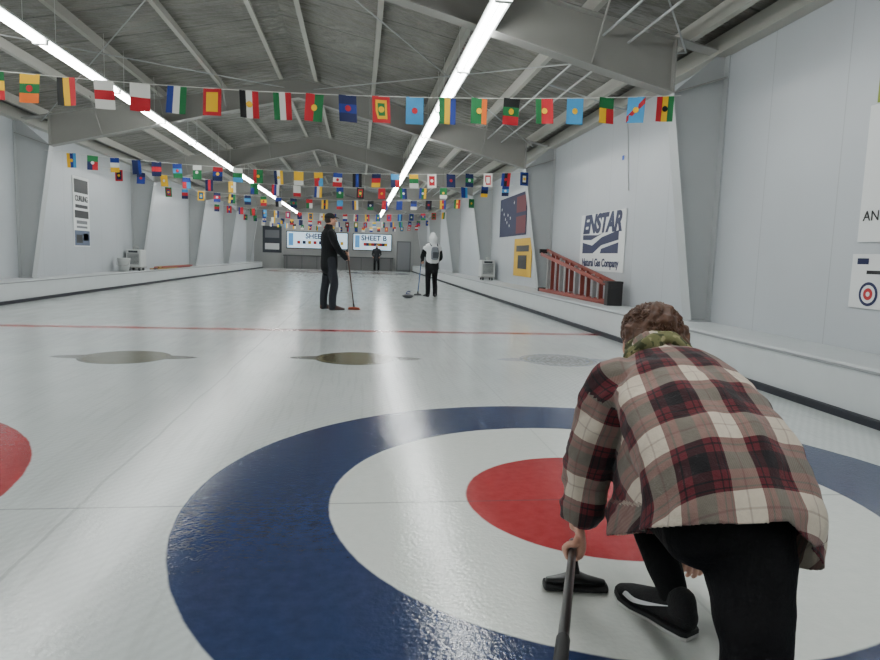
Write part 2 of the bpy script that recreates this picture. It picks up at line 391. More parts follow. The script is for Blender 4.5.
def flag(g,c,ang,lean,spec,w=.19,h=.28):
    kind,cs,em=spec
    ux=np.array((cos(ang),sin(ang),0)); dn=nrm(np.array((lean*-sin(ang),lean*cos(ang)+0,-1.))); dn=nrm(dn+ux*rnd.uniform(-.06,.06)); nn=np.cross(ux,dn)
    amp=rnd.uniform(.004,.014); ph=rnd.uniform(0,6)
    def P(u,v,o=0): return np.array(c)+ux*(u-.5)*w+dn*v*h+nn*(o+amp*sin(u*5+ph+v*2)*v)
    def quad(u0,u1,v0,v1,k,o=0):
        N=3
        for i in range(N):
            a=u0+(u1-u0)*i/N;b_=u0+(u1-u0)*(i+1)/N
            vm=(v0+v1)/2
            g.add([P(a,v0,o),P(b_,v0,o),P(b_,vm,o),P(a,vm,o),P(b_,v1,o),P(a,v1,o)],[(0,1,2,3),(3,2,4,5)],keys.index(k))
    n=len(cs)
    if kind=='v':
        for i,k in enumerate(cs): quad(i/n,(i+1)/n,0,1,k)
    elif kind=='h':
        for i,k in enumerate(cs): quad(0,1,i/n,(i+1)/n,k)
    elif kind=='p':
        quad(0,1,0,1,cs[0]); 
        for o in(-.003,.003): quad(.18,.82,.14,.86,cs[1],o)
        if len(cs)>2:
            for o in(-.005,.005): quad(.3,.7,.26,.74,cs[2],o)
    elif kind=='t':
        quad(0,1,0,.42,cs[0]); quad(0,.5,.42,1,cs[1]); quad(.5,1,.42,1,cs[2])
    elif kind=='d':
        quad(0,1,0,1,cs[0])
        for o in(-.003,.003):
            g.add([P(0,.75,o),P(0,1,o),P(1,.25,o),P(1,0,o)],[(0,1,2,3)],keys.index(cs[1]))
    if em:
        for o in(-.008,.008):
            pts=[P(.5+.17*cos(a),.5+.12*sin(a),o) for a in np.linspace(0,2*pi,11)[:-1]]
            g.add(pts,[tuple(range(10))],keys.index(em))
def bunting(y,zl,zr,sag,x0,x1,xa,pitch,specs=None,yl=None):
    g=Geo(); yl=y if yl is None else yl
    def S(x):
        s=(x-x0)/(x1-x0); return np.array((x,yl+(y-yl)*s,zl+(zr-zl)*s-sag*4*s*(1-s)))
    g.tube([S(x) for x in np.linspace(x0,x1,24)],.004,keys.index('w'),5,1,side=(0,0,1))
    x=xa;i=0
    while x>x0+.15:
        sp=specs[len(specs)-1-i] if specs and i<len(specs) else rndflag()
        flag(g,S(x),rnd.uniform(-.35,.35),rnd.uniform(-.12,.12),sp); x-=pitch*rnd.uniform(.96,1.04); i+=1
    g.obj('flag_bunting',flagm)
bunting(7.2,2.95,2.98,.22,XL+.6,3.60,3.42,.353,row1)
bunting(13.85,2.92,2.94,.20,XL+.6,3.60,3.5,.40)
bunting(17.4,3.05,3.05,.26,XL+.1,4.1,3.9,.55)
bunting(20.45,2.92,2.92,.22,XL+.6,3.60,3.5,.46)
for y in(27.05,33.65,40.1): bunting(y,2.92,2.92,.25,XL+.6,3.60,3.5,.46)

# ------------------------------------------------------------------ things on the walls
white=mat('poster_white',(222,223,222),.5); navy=mat('print_navy',(16,26,70),.5); black=mat('print_black',(20,20,22),.5)
grey=mat('print_grey',(110,112,116),.5); redm=mat('print_red',(180,34,38),.5); yel=mat('print_yellow',(206,162,24),.5); lime=mat('print_lime',(130,150,34),.5); bluet=mat('tape_blue',(30,80,190),.5)
e=empty('sponsor_banner'); g=Geo(); x=XR-.012
g.box((x,10.95,1.42),(.012,2.08,1.02),0)
xs=x-.008
def wallpoly(g,pts,m,xx): g.add([(xx,p[0],p[1]) for p in pts],[tuple(range(len(pts)))],m,False)
wallpoly(g,[(11.85,1.42),(11.35,1.36),(10.9,1.50),(10.15,1.60),(10.15,1.44),(10.9,1.36),(11.3,1.22),(11.85,1.22)],1,xs)
wallpoly(g,[(11.85,1.56),(11.1,1.54),(10.8,1.58),(11.4,1.46),(11.85,1.47)],1,xs)
wallpoly(g,[(10.9,1.30),(10.15,1.40),(10.15,1.22),(10.95,1.22)],1,xs)
g.obj('cloth',[white,navy],e)
text('lettering','ENSTAR',.44,M_R,(xs,10.97,1.73),navy,e,1.12,shear=.25,off=.022)
text('lettering','Natural Gas Company',.19,M_R,(xs,10.97,1.05),navy,e,1.0,off=.006)
e=empty('wall_flag'); g=Geo(); g.box((XR-.012,17.7,2.25),(.012,3.1,1.1),0)
for (a,bb,z0,z1,m) in((16.2,17.2,1.75,2.2,2),(16.2,17.2,2.3,2.72,2)): g.box((XR-.02,(a+bb)/2,(z0+z1)/2),(.004,bb-a,z1-z0),m)
for sy,sz in((19.0,2.5),(18.7,2.35),(18.5,2.2),(18.3,2.1),(18.0,2.0),(17.9,2.2),(18.2,2.3),(17.5,2.6)):
    pts=[(sy+(.06 if k%2==0 else .025)*sin(k*pi/5),sz+(.06 if k%2==0 else .025)*cos(k*pi/5)) for k in range(10)]
    wallpoly(g,pts,1,XR-.022)
g.obj('cloth',[mat('flag_navy_cloth',(22,30,66),.7),white,mat('flag_maroon_cloth',(98,36,46),.7)],e)
e=empty('yellow_poster'); g=Geo(); g.box((XR-.012,16.4,1.12),(.012,1.8,.98),0); g.box((XR-.02,16.4,1.0),(.004,.9,.35),1); g.box((XR-.02,16.4,1.35),(.004,1.3,.16),1); g.obj('sheet',[yel,black],e)
e=empty('club_poster'); g=Geo(); g.box((XR-.01,4.55,1.87),(.01,.98,1.12),0); g.obj('sheet',[white],e)
text('lettering','ANCHORAGE',.12,M_R,(XR-.018,5.0,1.52),black,e,1.,align='LEFT')
e=empty('house_diagram_poster'); g=Geo(); g.box((XR-.01,4.62,.985),(.01,.90,.45),0)
for r,m in((.10,1),(.075,0),(.05,2),(.02,0)):
    pts=[(4.86+r*cos(a),.88+r*sin(a)) for a in np.linspace(0,2*pi,33)[:-1]]; wallpoly(g,pts,m,XR-.017-.0015*(.15-r)/.04)
g.box((XR-.017,4.95,1.15),(.003,.12,.05),1); g.box((XR-.017,4.75,1.06),(.003,.3,.03),3)
g.obj('sheet',[white,navy,redm,black],e)
g=Geo(); g.box((XR-.012,4.5,2.58),(.012,.95,.28),0); g.box((XR-.02,4.5,2.49),(.004,.9,.05),1); g.obj('lime_pennant',[lime,yel],bevel=.002)
e=empty('club_banner'); g=Geo(); x=XL+.012
g.box((x,16.95,1.89),(.012,.92,1.68),0)
for (y0,y1,z0,z1,m) in((16.56,17.34,2.34,2.66,1),(16.6,17.3,1.98,2.06,1),(16.56,17.34,1.74,1.92,1),(16.65,17.25,1.6,1.68,2),(16.65,17.25,1.5,1.55,2),(16.52,17.38,1.08,1.44,3),(16.6,16.95,1.14,1.34,1),(17.0,17.3,1.2,1.38,2)): g.box((x+.008,(y0+y1)/2,(z0+z1)/2),(.004+(.002 if m==1 else 0),y1-y0,z1-z0),m)
g.obj('cloth',[white,black,grey,mat('print_slate',(80,92,116),.5)],e)
text('lettering','CURLING',.19,M_L,(x+.012,16.95,2.2),black,e,.9,off=.004)
g=Geo()
for y,z in((7.9,2.05),(10.2,2.75)): g.box((XR-.006,y,z),(.006,.07,.07))
g.obj('blue_tape',[bluet])
def screen(name,x0,x1,label,dots):
    e=empty(name); g=Geo(); y=YF-.045
    g.box(((x0+x1)/2,y,1.87),(x1-x0,.08,1.12),1); g.box(((x0+x1)/2,y-.045,1.87),(x1-x0-.1,.01,1.02),0)
    g.box((x0+.3,y-.052,1.9),(.3,.004,.8),5)
    n=9
    for i in range(n):
        m=[2,3,4][i%3]; g.box((x0+.8+i*(x1-x0-1.2)/(n-1),y-.054,1.72),(.2,.004,.2),m)
    g.obj('panel',[mat('board_lit',(200,224,240),.4,emit=.8),black,redm,navy,yel,mat('board_blue',(90,150,200),.4,emit=.4)],e)
    text('lettering',label,.46,M_F,((x0+x1)/2+.1,y-.06,2.12),navy,e,1.,off=.014)
screen('scoreboard',-4.7,-.72,'SHEET A',0); screen('scoreboard',-.42,2.15,'SHEET B',0)
g=Geo(); y=YF-.017
g.box((-5.6,y,1.85),(1.2,.03,1.7),0); g.box((-5.6,y-.02,2.2),(.9,.01,.5),1); g.box((-5.6,y-.02,1.4),(.9,.01,.4),2); g.obj('notice_board',[mat('board_dark',(52,56,64),.6),grey,white])
g=Geo(); g.box((-1.3,YF-.32,.42),(7.0,.5,.84),0); g.box((-1.3,YF-.33,.86),(7.1,.56,.05),1)
for k in range(8): g.box((-4.6+k*.95,YF-.575,.42),(.03,.02,.8),1)
g.obj('end_counter',[mat('counter_grey',(96,96,96),.6),mat('counter_top',(50,52,56),.5)])
g=Geo(); g.box((2.95,YF-.03,1.0),(.95,.05,2.0),0); g.box((2.95,YF-.065,1.0),(.8,.02,1.85),1); g.box((3.3,YF-.09,1.0),(.04,.05,.12),1); g.obj('door_1',[mat('door_frame_grey',(100,102,106),.5),mat('door_grey',(130,132,136),.5)],bevel=.005)

# ------------------------------------------------------------------ ledge items
def ladder():
    e=empty('step_ladder'); org=mat('fiberglass_red',(128,56,46),.5,var=.08); al=mat('aluminium',(168,168,166),.35,.6); g=Geo()
    x0=4.02
    yA,yB_=13.6,9.75
    zb=LZ+.035
    def rail(z0,z1,x,m):
        g.tube([(x,yA,z0),(x,yB_,z1)],[(.018,.036)]*2,m,8,1,side=(1,0,0),expo=6)
    rail(zb,zb,x0,0); rail(LZ+.88,LZ+.34,x0,0)
    rail(zb,zb,x0-.13,0); rail(LZ+.80,LZ+.32,x0-.13,0)
    for k in range(12):
        f=(k+.6)/12.6; y=yA+(yB_-yA)*f; z1=LZ+.88-.54*f
        g.box((x0-.01,y,(zb+z1)/2),(.075,.028,z1-zb),0 if k%3 else 1)
    for k in range(6):
        f=(k+.9)/6.6; y=yA+(yB_-yA)*f; z1=LZ+.80-.48*f
        g.tube([(x0-.13,y,zb),(x0-.13,y,z1)],.012,1,8,1)
    for z in(zb,LZ+.86): g.box((x0-.06,yA+.03,z),(.2,.07,.09),2)
    g.box((x0-.06,yB_-.06,LZ+.19),(.24,.14,.38),2); g.box((x0-.06,yB_-.02,LZ+.36),(.26,.2,.03),2)
    g.tube([(x0-.14,11.6,LZ+.1),(x0-.02,11.6,LZ+.1)],.008,1,6,1)
    g.obj('frame',[org,al,mat('ladder_cap_black',(34,32,34),.5)],e,bevel=.004)
ladder()
def heater(loc,sx=1.):
    e=empty('portable_dehumidifier'); g=Geo(); x,y,z=loc
    w,d,h=.5*sx,.42,.52
    g.box((x,y,z+.09+h/2),(d,w,h),0)
    g.obj('body',[mat('appliance_white',(196,198,196),.4),],e,bevel=.03)
    g=Geo()
    for k in range(9): g.box((x-0,y-w/2-.004,z+.2+k*.035),(d*.75,.01,.014),0)
    g.box((x,y-w/2-.004,z+.55),(d*.6,.01,.06),1)
    for dx in(-.14,.14):
        for dy in(-.18,.18): g.lathe((x+dx,y+dy,z+.045),[(.001,-.02),(.045,-.02),(.045,.02),(.001,.02)],0,16,np.array([[0,0,1.],[0,1,0],[-1,0,0]]))
    for dy in(-.2,.2): g.tube([(x,y+dy*sx,z+.6),(x,y+dy*sx,z+.68)],.01,2,6,1)
    g.tube([(x,y-.2*sx,z+.68),(x,y+.2*sx,z+.68)],.014,2,8,1)
    g.box((x,y,z+.1),(d+.02,w+.02,.03),2)
    g.obj('fittings',[mat('vent_dark',(60,62,66),.6),mat('panel_dark',(40,44,50),.4),steel],e)
heater((-6.48,20.0,LZ)); heater((3.9,19.6,LZ),.9)
g=Geo(); g.lathe((-6.45,18.9,LZ),[(.001,0),(.13,0),(.16,.34),(.17,.35),(.17,.37),(.15,.37),(.14,.33),(.12,.02),(.001,.02)],0,24); g.tube([(-6.6,18.9,LZ+.35),(-6.6,18.8,LZ+.2),(-6.45,18.75,LZ+.16),(-6.3,18.8,LZ+.2),(-6.3,18.9,LZ+.35)],.005,1,6,4); g.obj('plastic_bucket',[mat('bucket_white',(204,206,204),.4),steel])
g=Geo()
pr=random.Random(5)
for k in range(9):
    yy=21.0+pr.uniform(0,.5); xx=-6.45+.024*k; m=k%3
    g.tube([(xx,yy,LZ+.025),(xx+pr.uniform(-.01,.01),yy+2.2+pr.uniform(0,2.6),LZ+.025)],.02,m,8,1)
    g.tube([(xx+.01,yy+.4,LZ+.07),(xx+.01,yy+4.2,LZ+.07)],.02,(m+1)%3,8,1)
g.obj('pole_bundle',[mat('pole_red',(150,50,44),.5),mat('pole_dark',(50,46,48),.5),mat('pole_amber',(160,124,60),.5)])

# ------------------------------------------------------------------ curling stone and brooms
def stone(loc,hand):
    e=empty('curling_stone'); g=Geo(); x,y,z=loc
    g.lathe((x,y,z),[(.001,.004),(.055,.004),(.065,0),(.09,.012),(.125,.03),(.142,.05),(.1435,.058),(.142,.066),(.125,.086),(.09,.103),(.06,.112),(.001,.114)],0,40)
    g.lathe((x,y,z),[(.1437,.047),(.1452,.052),(.1452,.064),(.1437,.069)],2,40)
    a=.7; ux,uy=cos(a),sin(a)
    g.lathe((x,y,z),[(.001,.112),(.06,.112),(.062,.118),(.05,.124),(.001,.126)],1,28)
    g.tube([(x-ux*.045,y-uy*.045,z+.118),(x-ux*.04,y-uy*.04,z+.15),(x-ux*.01,y-uy*.01,z+.168),(x+ux*.05,y+uy*.05,z+.17),(x+ux*.085,y+uy*.085,z+.162)],[.014,.012,.012,.013,.011],1,10,5)
    g.obj('granite_body',[make_granite() if 'granite' not in MATS else MATS['granite'],mat('handle_'+hand[0],hand[1],.3),mat('stone_band',(60,62,64),.5)],e)
stone((1.25,16.4,0),('blue',(24,36,96)))
def broom(name,top,foot,headdir,shaft,pad,L=.2):
    e=empty(name); g=Geo(); top=np.array(top,float); foot=np.array(foot,float)
    hd=nrm(headdir); f2=foot+np.array((0,0,.045))
    g.tube([f2,top],.0125,0,10,4); g.tube([top-nrm(top-f2)*.14,top+nrm(top-f2)*.01],.015,1,10,2)
    g.tube([f2-nrm(top-f2)*.01,f2+nrm(top-f2)*.07],.018,1,10,2)
    g.tube([foot+np.array((0,0,.035))-hd*L/2*.9,foot+np.array((0,0,.04)),foot+np.array((0,0,.035))+hd*L/2*.9],[(.022,.012),(.036,.017),(.022,.012)],2,12,4,side=np.cross(hd,(0,0,1)))
    g.tube([foot+np.array((0,0,.013))-hd*L/2,foot+np.array((0,0,.013))+hd*L/2],[(.036,.012)]*2,2,14,4,side=np.cross(hd,(0,0,1)),expo=3)
    g.obj('shaft_and_head',[shaft,mat('plastic_black',(20,20,22),.4),pad],e)
    return e
# ------------------------------------------------------------------ people
skin=mat('skin',(196,146,122),.55,var=.05,vscale=30)
lip=mat('lips',(160,86,82),.5); eyew=mat('eye_white',(230,228,224),.3); iris=mat('iris_brown',(50,34,24),.2)
def grip_hand(g,W,G,A,rr=.013,m=0,sc=1.,inner=None):
    """palm + four fingers curling round a shaft (axis A through G), thumb closing from the other side; W = wrist"""
    W=np.array(W,float);G=np.array(G,float);A=nrm(A); u=nrm((W-G)-A*((W-G)@A)); v=np.cross(A,u)
    R=(rr+.0095)*1.0
    g.tube([W,W*.55+(G+v*(rr+.016)+u*.03)*.45,G+v*(rr+.014)+u*.012,G+v*(rr+.013)-u*.012],[(.024*sc,.018*sc),(.034*sc,.017*sc),(.040*sc,.015*sc),(.037*sc,.012*sc)],m,14,4,side=A)
    for k,(off,ln,r) in enumerate(((-.030,.92,.0085),(-.010,1.05,.009),(.0105,1.,.0087),(.030,.80,.0075))):
        c=G+A*off*sc; pts=[]; n=6
        for i in range(n+1):
            rad=R+.004*(1 if i in(2,4) else 0)
            th=radians(30)-(radians(245)*ln)*i/n
            pts.append(c+v*cos(th)*rad+u*sin(th)*rad*1.0)
        g.tube(pts,[r*1.05,r*1.1,r,r*1.02,r*.95,r*.9,r*.78],m,8,2,side=A)
    tp=[W*.6+G*.4+v*.01-A*.022,G+u*(R+.004)-A*.036+v*.004,G+u*(R)-A*.034-v*.012,G+u*.004-A*.026-v*(R+.003),G-u*.012-A*.018-v*R]
    g.tube(tp,[.013,.0125,.011,.0105,.008],m,8,3,side=A)
def head(parent,C,R,skinm,scale=1.):
    g=Geo(); s=scale
    def E(c,r,m=0): g.ell(C+R@(np.array(c)*s),np.array(r)*s,m,R)
    def T(P,r,m=0,seg=8,n=3): g.tube([C+R@(np.array(p)*s) for p in P],[q*s for q in r],m,seg,n,side=R[:,0])
    E((0,-.012,.03),(.074,.094,.085)); E((0,.03,.0),(.062,.062,.085)); E((0,.042,-.055),(.048,.045,.045)); E((0,.068,-.088),(.022,.02,.018))
    for sx in(-1,1):
        E((sx*.045,.045,-.02),(.026,.03,.034)); E((sx*.046,.012,-.055),(.02,.04,.03)); E((sx*.077,-.005,-.01),(.009,.019,.032)); E((sx*.084,-.012,.0),(.006,.014,.022)); T([(sx*.012,.092,.028),(sx*.03,.09,.034),(sx*.05,.074,.026)],[.007,.008,.006])
    T([(0,.09,.02),(0,.103,-.004),(0,.115,-.024)],[.009,.011,.013]); E((-.011,.103,-.03),(.009,.01,.008)); E((.011,.103,-.03),(.009,.01,.008))
    T([(-.024,.083,-.058),(0,.094,-.055),(.024,.083,-.058)],[.004,.0075,.004],1); T([(-.02,.083,-.066),(0,.093,-.066),(.02,.083,-.066)],[.004,.008,.004],1)
    T([(0,-.02,-.05),(0,-.03,-.10),(0,-.035,-.16)],[.055,.054,.06],0,14)
    g.remesh('head',[skinm,lip],.0055*s,parent,2)
    g=Geo()
    for sx in(-1,1):
        E2=lambda c,r,m:g.ell(C+R@(np.array(c)*s),np.array(r)*s,m,R,12,8)
        E2((sx*.031,.083,.006),(.014,.011,.0085),0); E2((sx*.031,.0925,.006),(.006,.003,.006),1)
        T([(sx*.014,.1,.034),(sx*.032,.1,.040),(sx*.05,.085,.033)],[.003,.004,.003],1)
    g.obj('eyes_and_brows',[eyew,iris],parent)
def shoe(g,ank,toe,m=0,sole=1):
    ank=np.array(ank,float);toe=np.array(toe,float); d=nrm((toe-ank)*np.array((1,1,0))); base=np.array((ank[0],ank[1],0))
    h=base-d*.05; L=lambda t,z:h+d*t+np.array((0,0,z))
    g.tube([L(0,.05),L(.05,.055),L(.13,.05),L(.2,.04),L(.26,.032)],[(.034,.045),(.036,.05),(.041,.045),(.046,.032),(.034,.022)],m,14,4,side=np.cross(d,(0,0,1)))
    g.tube([L(.02,.1),L(.045,.07)],[(.04,.04),(.042,.042)],m,12,2,side=np.cross(d,(0,0,1)))
def person(name,loc,yaw,H,cols,hands,brm=None,cap=None,hood=None,stance=.12,bulk=1.):
    e=empty(name); k=H/1.8; g=Geo(); J,Tm,Sh,Ac=0,1,2,3
    for sx in(-1,1):
        st=stance*sx; fy=.05*sx
        g.tube([(sx*.085,0,.93),(sx*.095,.012,.78),(st,.02+fy,.50),(st*1.05,-.01+fy,.28),(st*1.08,-.015+fy,.06)],[(.105,.11),(.098,.104),(.075,.08),(.072,.074),(.064,.068)],Tm,14,4)
        shoe(g,(st*1.08,-.01+fy,.09),(st*1.08+sx*.05,.2+fy,.0),Sh)
    g.tube([(0,-.0,.90),(0,0,1.0)],[(.165,.12),(.165,.118)],Tm,16,3)
    b_=bulk
    g.tube([(0,0,.80),(0,.0,.95),(0,0,1.12),(0,-.005,1.30),(0,-.012,1.42),(0,-.015,1.49),(0,-.01,1.54)],[(.19*b_,.14*b_),(.188*b_,.138*b_),(.18*b_,.13*b_),(.2*b_,.14*b_),(.19*b_,.12*b_),(.11,.085),(.075,.075)],J,20,4)
    for sx,(el,wr) in zip((-1,1),hands):
        g.tube([(sx*.165,-.01,1.43),(sx*.205,-.01,1.38),el,(np.array(el)+np.array(wr))/2,wr],[.062,.07,.062,.056,.044],J,14,4)
    if hood:
        g.tube([(0,-.02,1.44),(0,-.035,1.54),(0,-.035,1.66),(0,-.015,1.76)],[(.18,.13),(.118,.118),(.122,.13),(.075,.085)],Ac,16,4)
        g.tube([(-.20,-.02,1.37),(-.1,-.03,1.43),(0,-.03,1.44),(.1,-.03,1.43),(.20,-.02,1.37)],[.085,.105,.12,.105,.085],Ac,12,4)
        g.tube([(0,-.06,1.40),(0,-.05,1.2),(0,-.03,1.02)],[(.21,.13),(.20,.13),(.195,.125)],Ac,16,3)
    g.v=[tuple(np.array(p)*k) for p in g.v]; g.samples=[(q[0]*k,q[1]*k,q[2]*k,q[3]*k,q[4]) for q in g.samples]
    Rz=rotz(yaw); g.xf(Rz,loc)
    g.remesh('clothed_body',cols,.012,e,2)
    tw=lambda p:Rz@(np.array(p,float)*k)+np.array(loc)
    hg=Geo()
    for (el,wr) in hands:
        wr=np.array(wr,float)
        if brm:
            t0,f0=np.array(brm[0],float),np.array(brm[1],float); ax=nrm(f0-t0); G=t0+ax*((wr-t0)@ax+.02)
            grip_hand(hg,tw(wr),tw(G),Rz@ax)
        else:
            A=np.array((0,1,0.)); grip_hand(hg,tw(wr),tw(wr+np.array((0,.02,-.08))),Rz@A,.012)
    hg.obj('hands',[skin],e)
    C=tw((0,.02,1.665)); R=Rz@np.eye(3)
    head(e,C,R,skin,k)
    g=Geo()
    def E(c,r,m=0): g.ell(C+R@(np.array(c)*k),np.array(r)*k,m,R)
    if cap:
        E((0,-.015,.052),(.083,.102,.075),0); g.tube([C+R@(np.array(p)*k) for p in((0,.05,.05),(0,.11,.045),(0,.155,.035))],[(.07,.01),(.066,.007),(.04,.005)],0,14,4,side=R[:,0]); E((0,-.035,.0),(.078,.078,.075),1)
        g.obj('cap_and_hair',[cap,mat('hair_dark',(44,34,28),.7)],e)
    else:
        E((0,-.025,.045),(.082,.092,.082),0); E((0,-.045,-.01),(.078,.068,.075),0); g.obj('hair',[mat('hair_dark',(44,34,28),.7)],e)
    return tw,e
jk=mat('jacket_black',(18,19,22),.85,bump=.3,bscale=14,spec=.3); jk2=mat('trouser_black',(15,15,18),.9,bump=.3,bscale=14,spec=.3); sh=mat('shoe_black',(18,18,20),.5); wt=mat('hood_white',(224,226,228),.8); gry=mat('pack_grey',(120,124,132),.8)
jean=mat('trouser_charcoal',(46,48,54),.9,bump=.3,bscale=14,spec=.3)
yaw=radians(-72)
tw,_=person('curler_man',(-.56,12.47,0),yaw,1.84,[jk,jean,mat('shoe_brown',(60,34,28),.6),jk],[((-.27,.04,1.14),(.06,.27,1.07)),((.28,.08,1.15),(.13,.28,.97))],brm=((.10,.31,1.12),(-.02,.50,0)),cap=mat('cap_black',(18,18,20),.8),bulk=1.1)
tp=tw((.10,.31,1.12)); ft=tw((-.02,.50,0)); ft[2]=0
broom('curling_broom',tp,ft,rotz(yaw)@np.array((.5,1,0)),mat('shaft_dark',(70,44,32),.4),mat('pad_orange',(150,66,42),.7),.22)
yaw=radians(14)
tw,ew=person('curler_woman',(1.92,17.07,0),yaw,1.68,[jk,jk2,sh,wt],[((-.27,.05,1.15),(-.2,.24,1.04)),((.26,-.0,1.13),(.22,.2,1.0))],hood=True,bulk=1.05)
tp=tw((-.22,.26,1.12)); ft=tw((-.18,.64,0)); ft[2]=0
broom('curling_broom',tp,ft,rotz(yaw)@np.array((1,0,0)),mat('shaft_blue',(40,76,124),.4),mat('pad_dark',(60,60,64),.7),.20)
g=Geo(); 
Rz=rotz(yaw); base=np.array((1.92,17.07,0)); tw2=lambda p:Rz@(np.array(p)*.933)+base
g.tube([tw2((0,-.215,1.10)),tw2((0,-.225,1.24)),tw2((0,-.21,1.38))],[(.10,.05),(.11,.06),(.09,.045)],0,16,4,side=Rz[:,0],expo=3)
g.tube([tw2((0,-.27,1.12)),tw2((0,-.277,1.26))],[(.08,.02),(.085,.02)],1,12,3,side=Rz[:,0],expo=3)
for sx in(-1,1): g.tube([tw2((sx*.09,-.17,1.44)),tw2((sx*.11,-.03,1.55)),tw2((sx*.13,.13,1.44)),tw2((sx*.13,.14,1.2)),tw2((sx*.17,-.05,1.08))],[(.022,.006)]*5,1,8,4,side=Rz[:,0])
g.obj('backpack',[gry,mat('strap_dark',(70,74,82),.8)],ew)
person('curler_standing',(1.12,41.6,0),radians(172),1.75,[mat('jacket_grey_dark',(34,36,42),.8),jk2,sh,jk],[((-.27,.0,1.14),(-.2,.18,.98)),((.27,.0,1.14),(.2,.18,.98))])

# ------------------------------------------------------------------ foreground curler
P1=empty('kneeling_curler')
plaid=make_plaid()
tor=[((.945,1.955,.79),(.072,.066)),((.955,1.895,.75),(.160,.092)),((.96,1.80,.700),(.203,.122)),((.955,1.68,.635),(.212,.142)),((.95,1.57,.570),(.212,.154)),((.948,1.50,.495),(.214,.162)),((.950,1.478,.42),(.217,.172)),((.952,1.50,.31),(.218,.185)),((.950,1.545,.20),(.215,.20))]
g=Geo(); g.tube([t[0] for t in tor],[t[1] for t in tor],0,36,5,side=(1,0,0),cap=False,expo=2.25)
Ls=[(.845,1.87,.722),(.795,1.875,.695),(.768,1.915,.58),(.750,1.945,.45),(.738,1.955,.34),(.730,1.957,.238)]
Rs=[(1.06,1.86,.725),(1.11,1.875,.69),(1.13,1.93,.56),(1.11,1.98,.43),(1.09,1.92,.32),(1.075,1.87,.235)]
g.tube(Ls,[.07,.086,.086,.084,.072,.056],1,20,5,side=(0,1,0),cap=False)
g.tube(Rs,[.07,.085,.08,.07,.06,.05],2,20,5,side=(0,1,0),cap=False)
g.tube([(.945,1.93,.79),(.948,1.96,.815)],[(.086,.078),(.088,.080)],0,20,2,cap=False)
g.tube([(.835,1.74,.62),(.815,1.765,.45),(.812,1.775,.22)],[(.10,.03),(.115,.024),(.115,.022)],0,24,4,side=(0,1,0),cap=False)
SPN=np.array([t[0] for t in tor])
def chain(V,P):
    P=cr(P,8); seg=np.linalg.norm(np.diff(P,axis=0),axis=1); cum=np.concatenate([[0],np.cumsum(seg)])
    best=np.full(len(V),1e9); al=np.zeros(len(V)); ve=np.zeros_like(V); tg=np.zeros_like(V)
    for i in range(len(P)-1):
        d=P[i+1]-P[i]; L=seg[i]; 
        if L<1e-6: continue
        t=((V-P[i])@d)/L**2; lo=-.5 if i==0 else 0; hi=4 if i==len(P)-2 else 1
        t=np.clip(t,lo,hi); q=P[i]+t[:,None]*d; dd=np.linalg.norm(V-q,axis=1); m=dd<best
        best[m]=dd[m]; al[m]=cum[i]+t[m]*L; ve[m]=(V-q)[m]; tg[m]=d/L
    return best,al,ve,tg
def jacket_post(me,V):
    N=np.zeros(len(V)*3); me.vertices.foreach_get('normal',N); N=N.reshape(-1,3)
    dt,at_,vt,tt=chain(V,SPN); dl,al_,vl,tl=chain(V,Ls); dr,ar_,vr,tr=chain(V,Rs)
    x=vt[:,0]; bk=np.cross(tt,np.array((1.,0,0))); bk=bk*np.sign(bk[:,2:3]+1e-9); back=np.sum(vt*bk,1); th=np.arctan2(x,back); u=th*.205
    v=(1.955-V[:,1])*.80+(.80-V[:,2])*.62
    maps=[np.stack([u,v,0*u],1)]; score=[dt/.17]
    for d,a,vv,s in((dl,al_,vl,-1),(dr,ar_,vr,1)):
        th=np.arctan2(vv[:,0]*s,-vv[:,1]); maps.append(np.stack([th*.085+.31,a+.05,0*u],1)); sc=d/.085; sc=np.where((d<.12)&(a>.085),sc,9.); score.append(sc)
    maps=np.array(maps); score=np.array(score)
    nl=len(me.loops); lv=np.zeros(nl,int); me.loops.foreach_get('vertex_index',lv)
    out_=np.zeros((nl,3))
    for pl in me.polygons:
        idx=list(pl.vertices); k=int(np.argmin(score[:,idx].mean(1)))
        rng=range(pl.loop_start,pl.loop_start+pl.loop_total); q=maps[k][lv[list(rng)]].copy()
        if q[:,0].max()-q[:,0].min()>.3: q[:,0]=np.where(q[:,0]<q[:,0].mean(),q[:,0]+2*pi*(.205 if k==0 else .085),q[:,0])
        out_[list(rng)]=q
    at=me.attributes.new('plaid','FLOAT_VECTOR','CORNER'); at.data.foreach_set('vector',out_.ravel().astype(np.float32))
    out=V.copy()
    for i,p in enumerate(V):
        q=Vector((p[0]*7,p[1]*9,p[2]*9)); w=noise.noise(q)*.013+noise.noise(q*2.3)*.007
        w+=.006*sin(u[i]*36+3*noise.noise(Vector((p[0]*3,p[1]*4,p[2]*4))))*min(1,max(0,(at_[i]-.2)/.25))
        if dl[i]<.11: w+=.010*noise.noise(Vector((p[0]*9,p[1]*9,p[2]*26+p[1]*18)))
        out[i]=p+N[i]*w
    return out
jo=g.remesh('plaid_shirt_jacket',[plaid],.0075,P1,2,jacket_post)
bm=bmesh.new(); bm.from_mesh(jo.data)
zh=lambda p: .492-(p.y-1.33)*.50-max(0.,p.x-1.0)*.75
kill=[f for f in bm.faces if f.calc_center_median().z<zh(f.calc_center_median()) and f.calc_center_median().y<1.89]
bmesh.ops.delete(bm,geom=kill,context='FACES')
for v_ in bm.verts:
    if v_.is_boundary and v_.co.y<1.88: v_.co.z=zh(v_.co)
for _ in range(2): bmesh.ops.smooth_vert(bm,verts=[v_ for v_ in bm.verts if v_.is_boundary],factor=.4,use_axis_x=True,use_axis_y=True,use_axis_z=True)
bm.to_mesh(jo.data); bm.free()
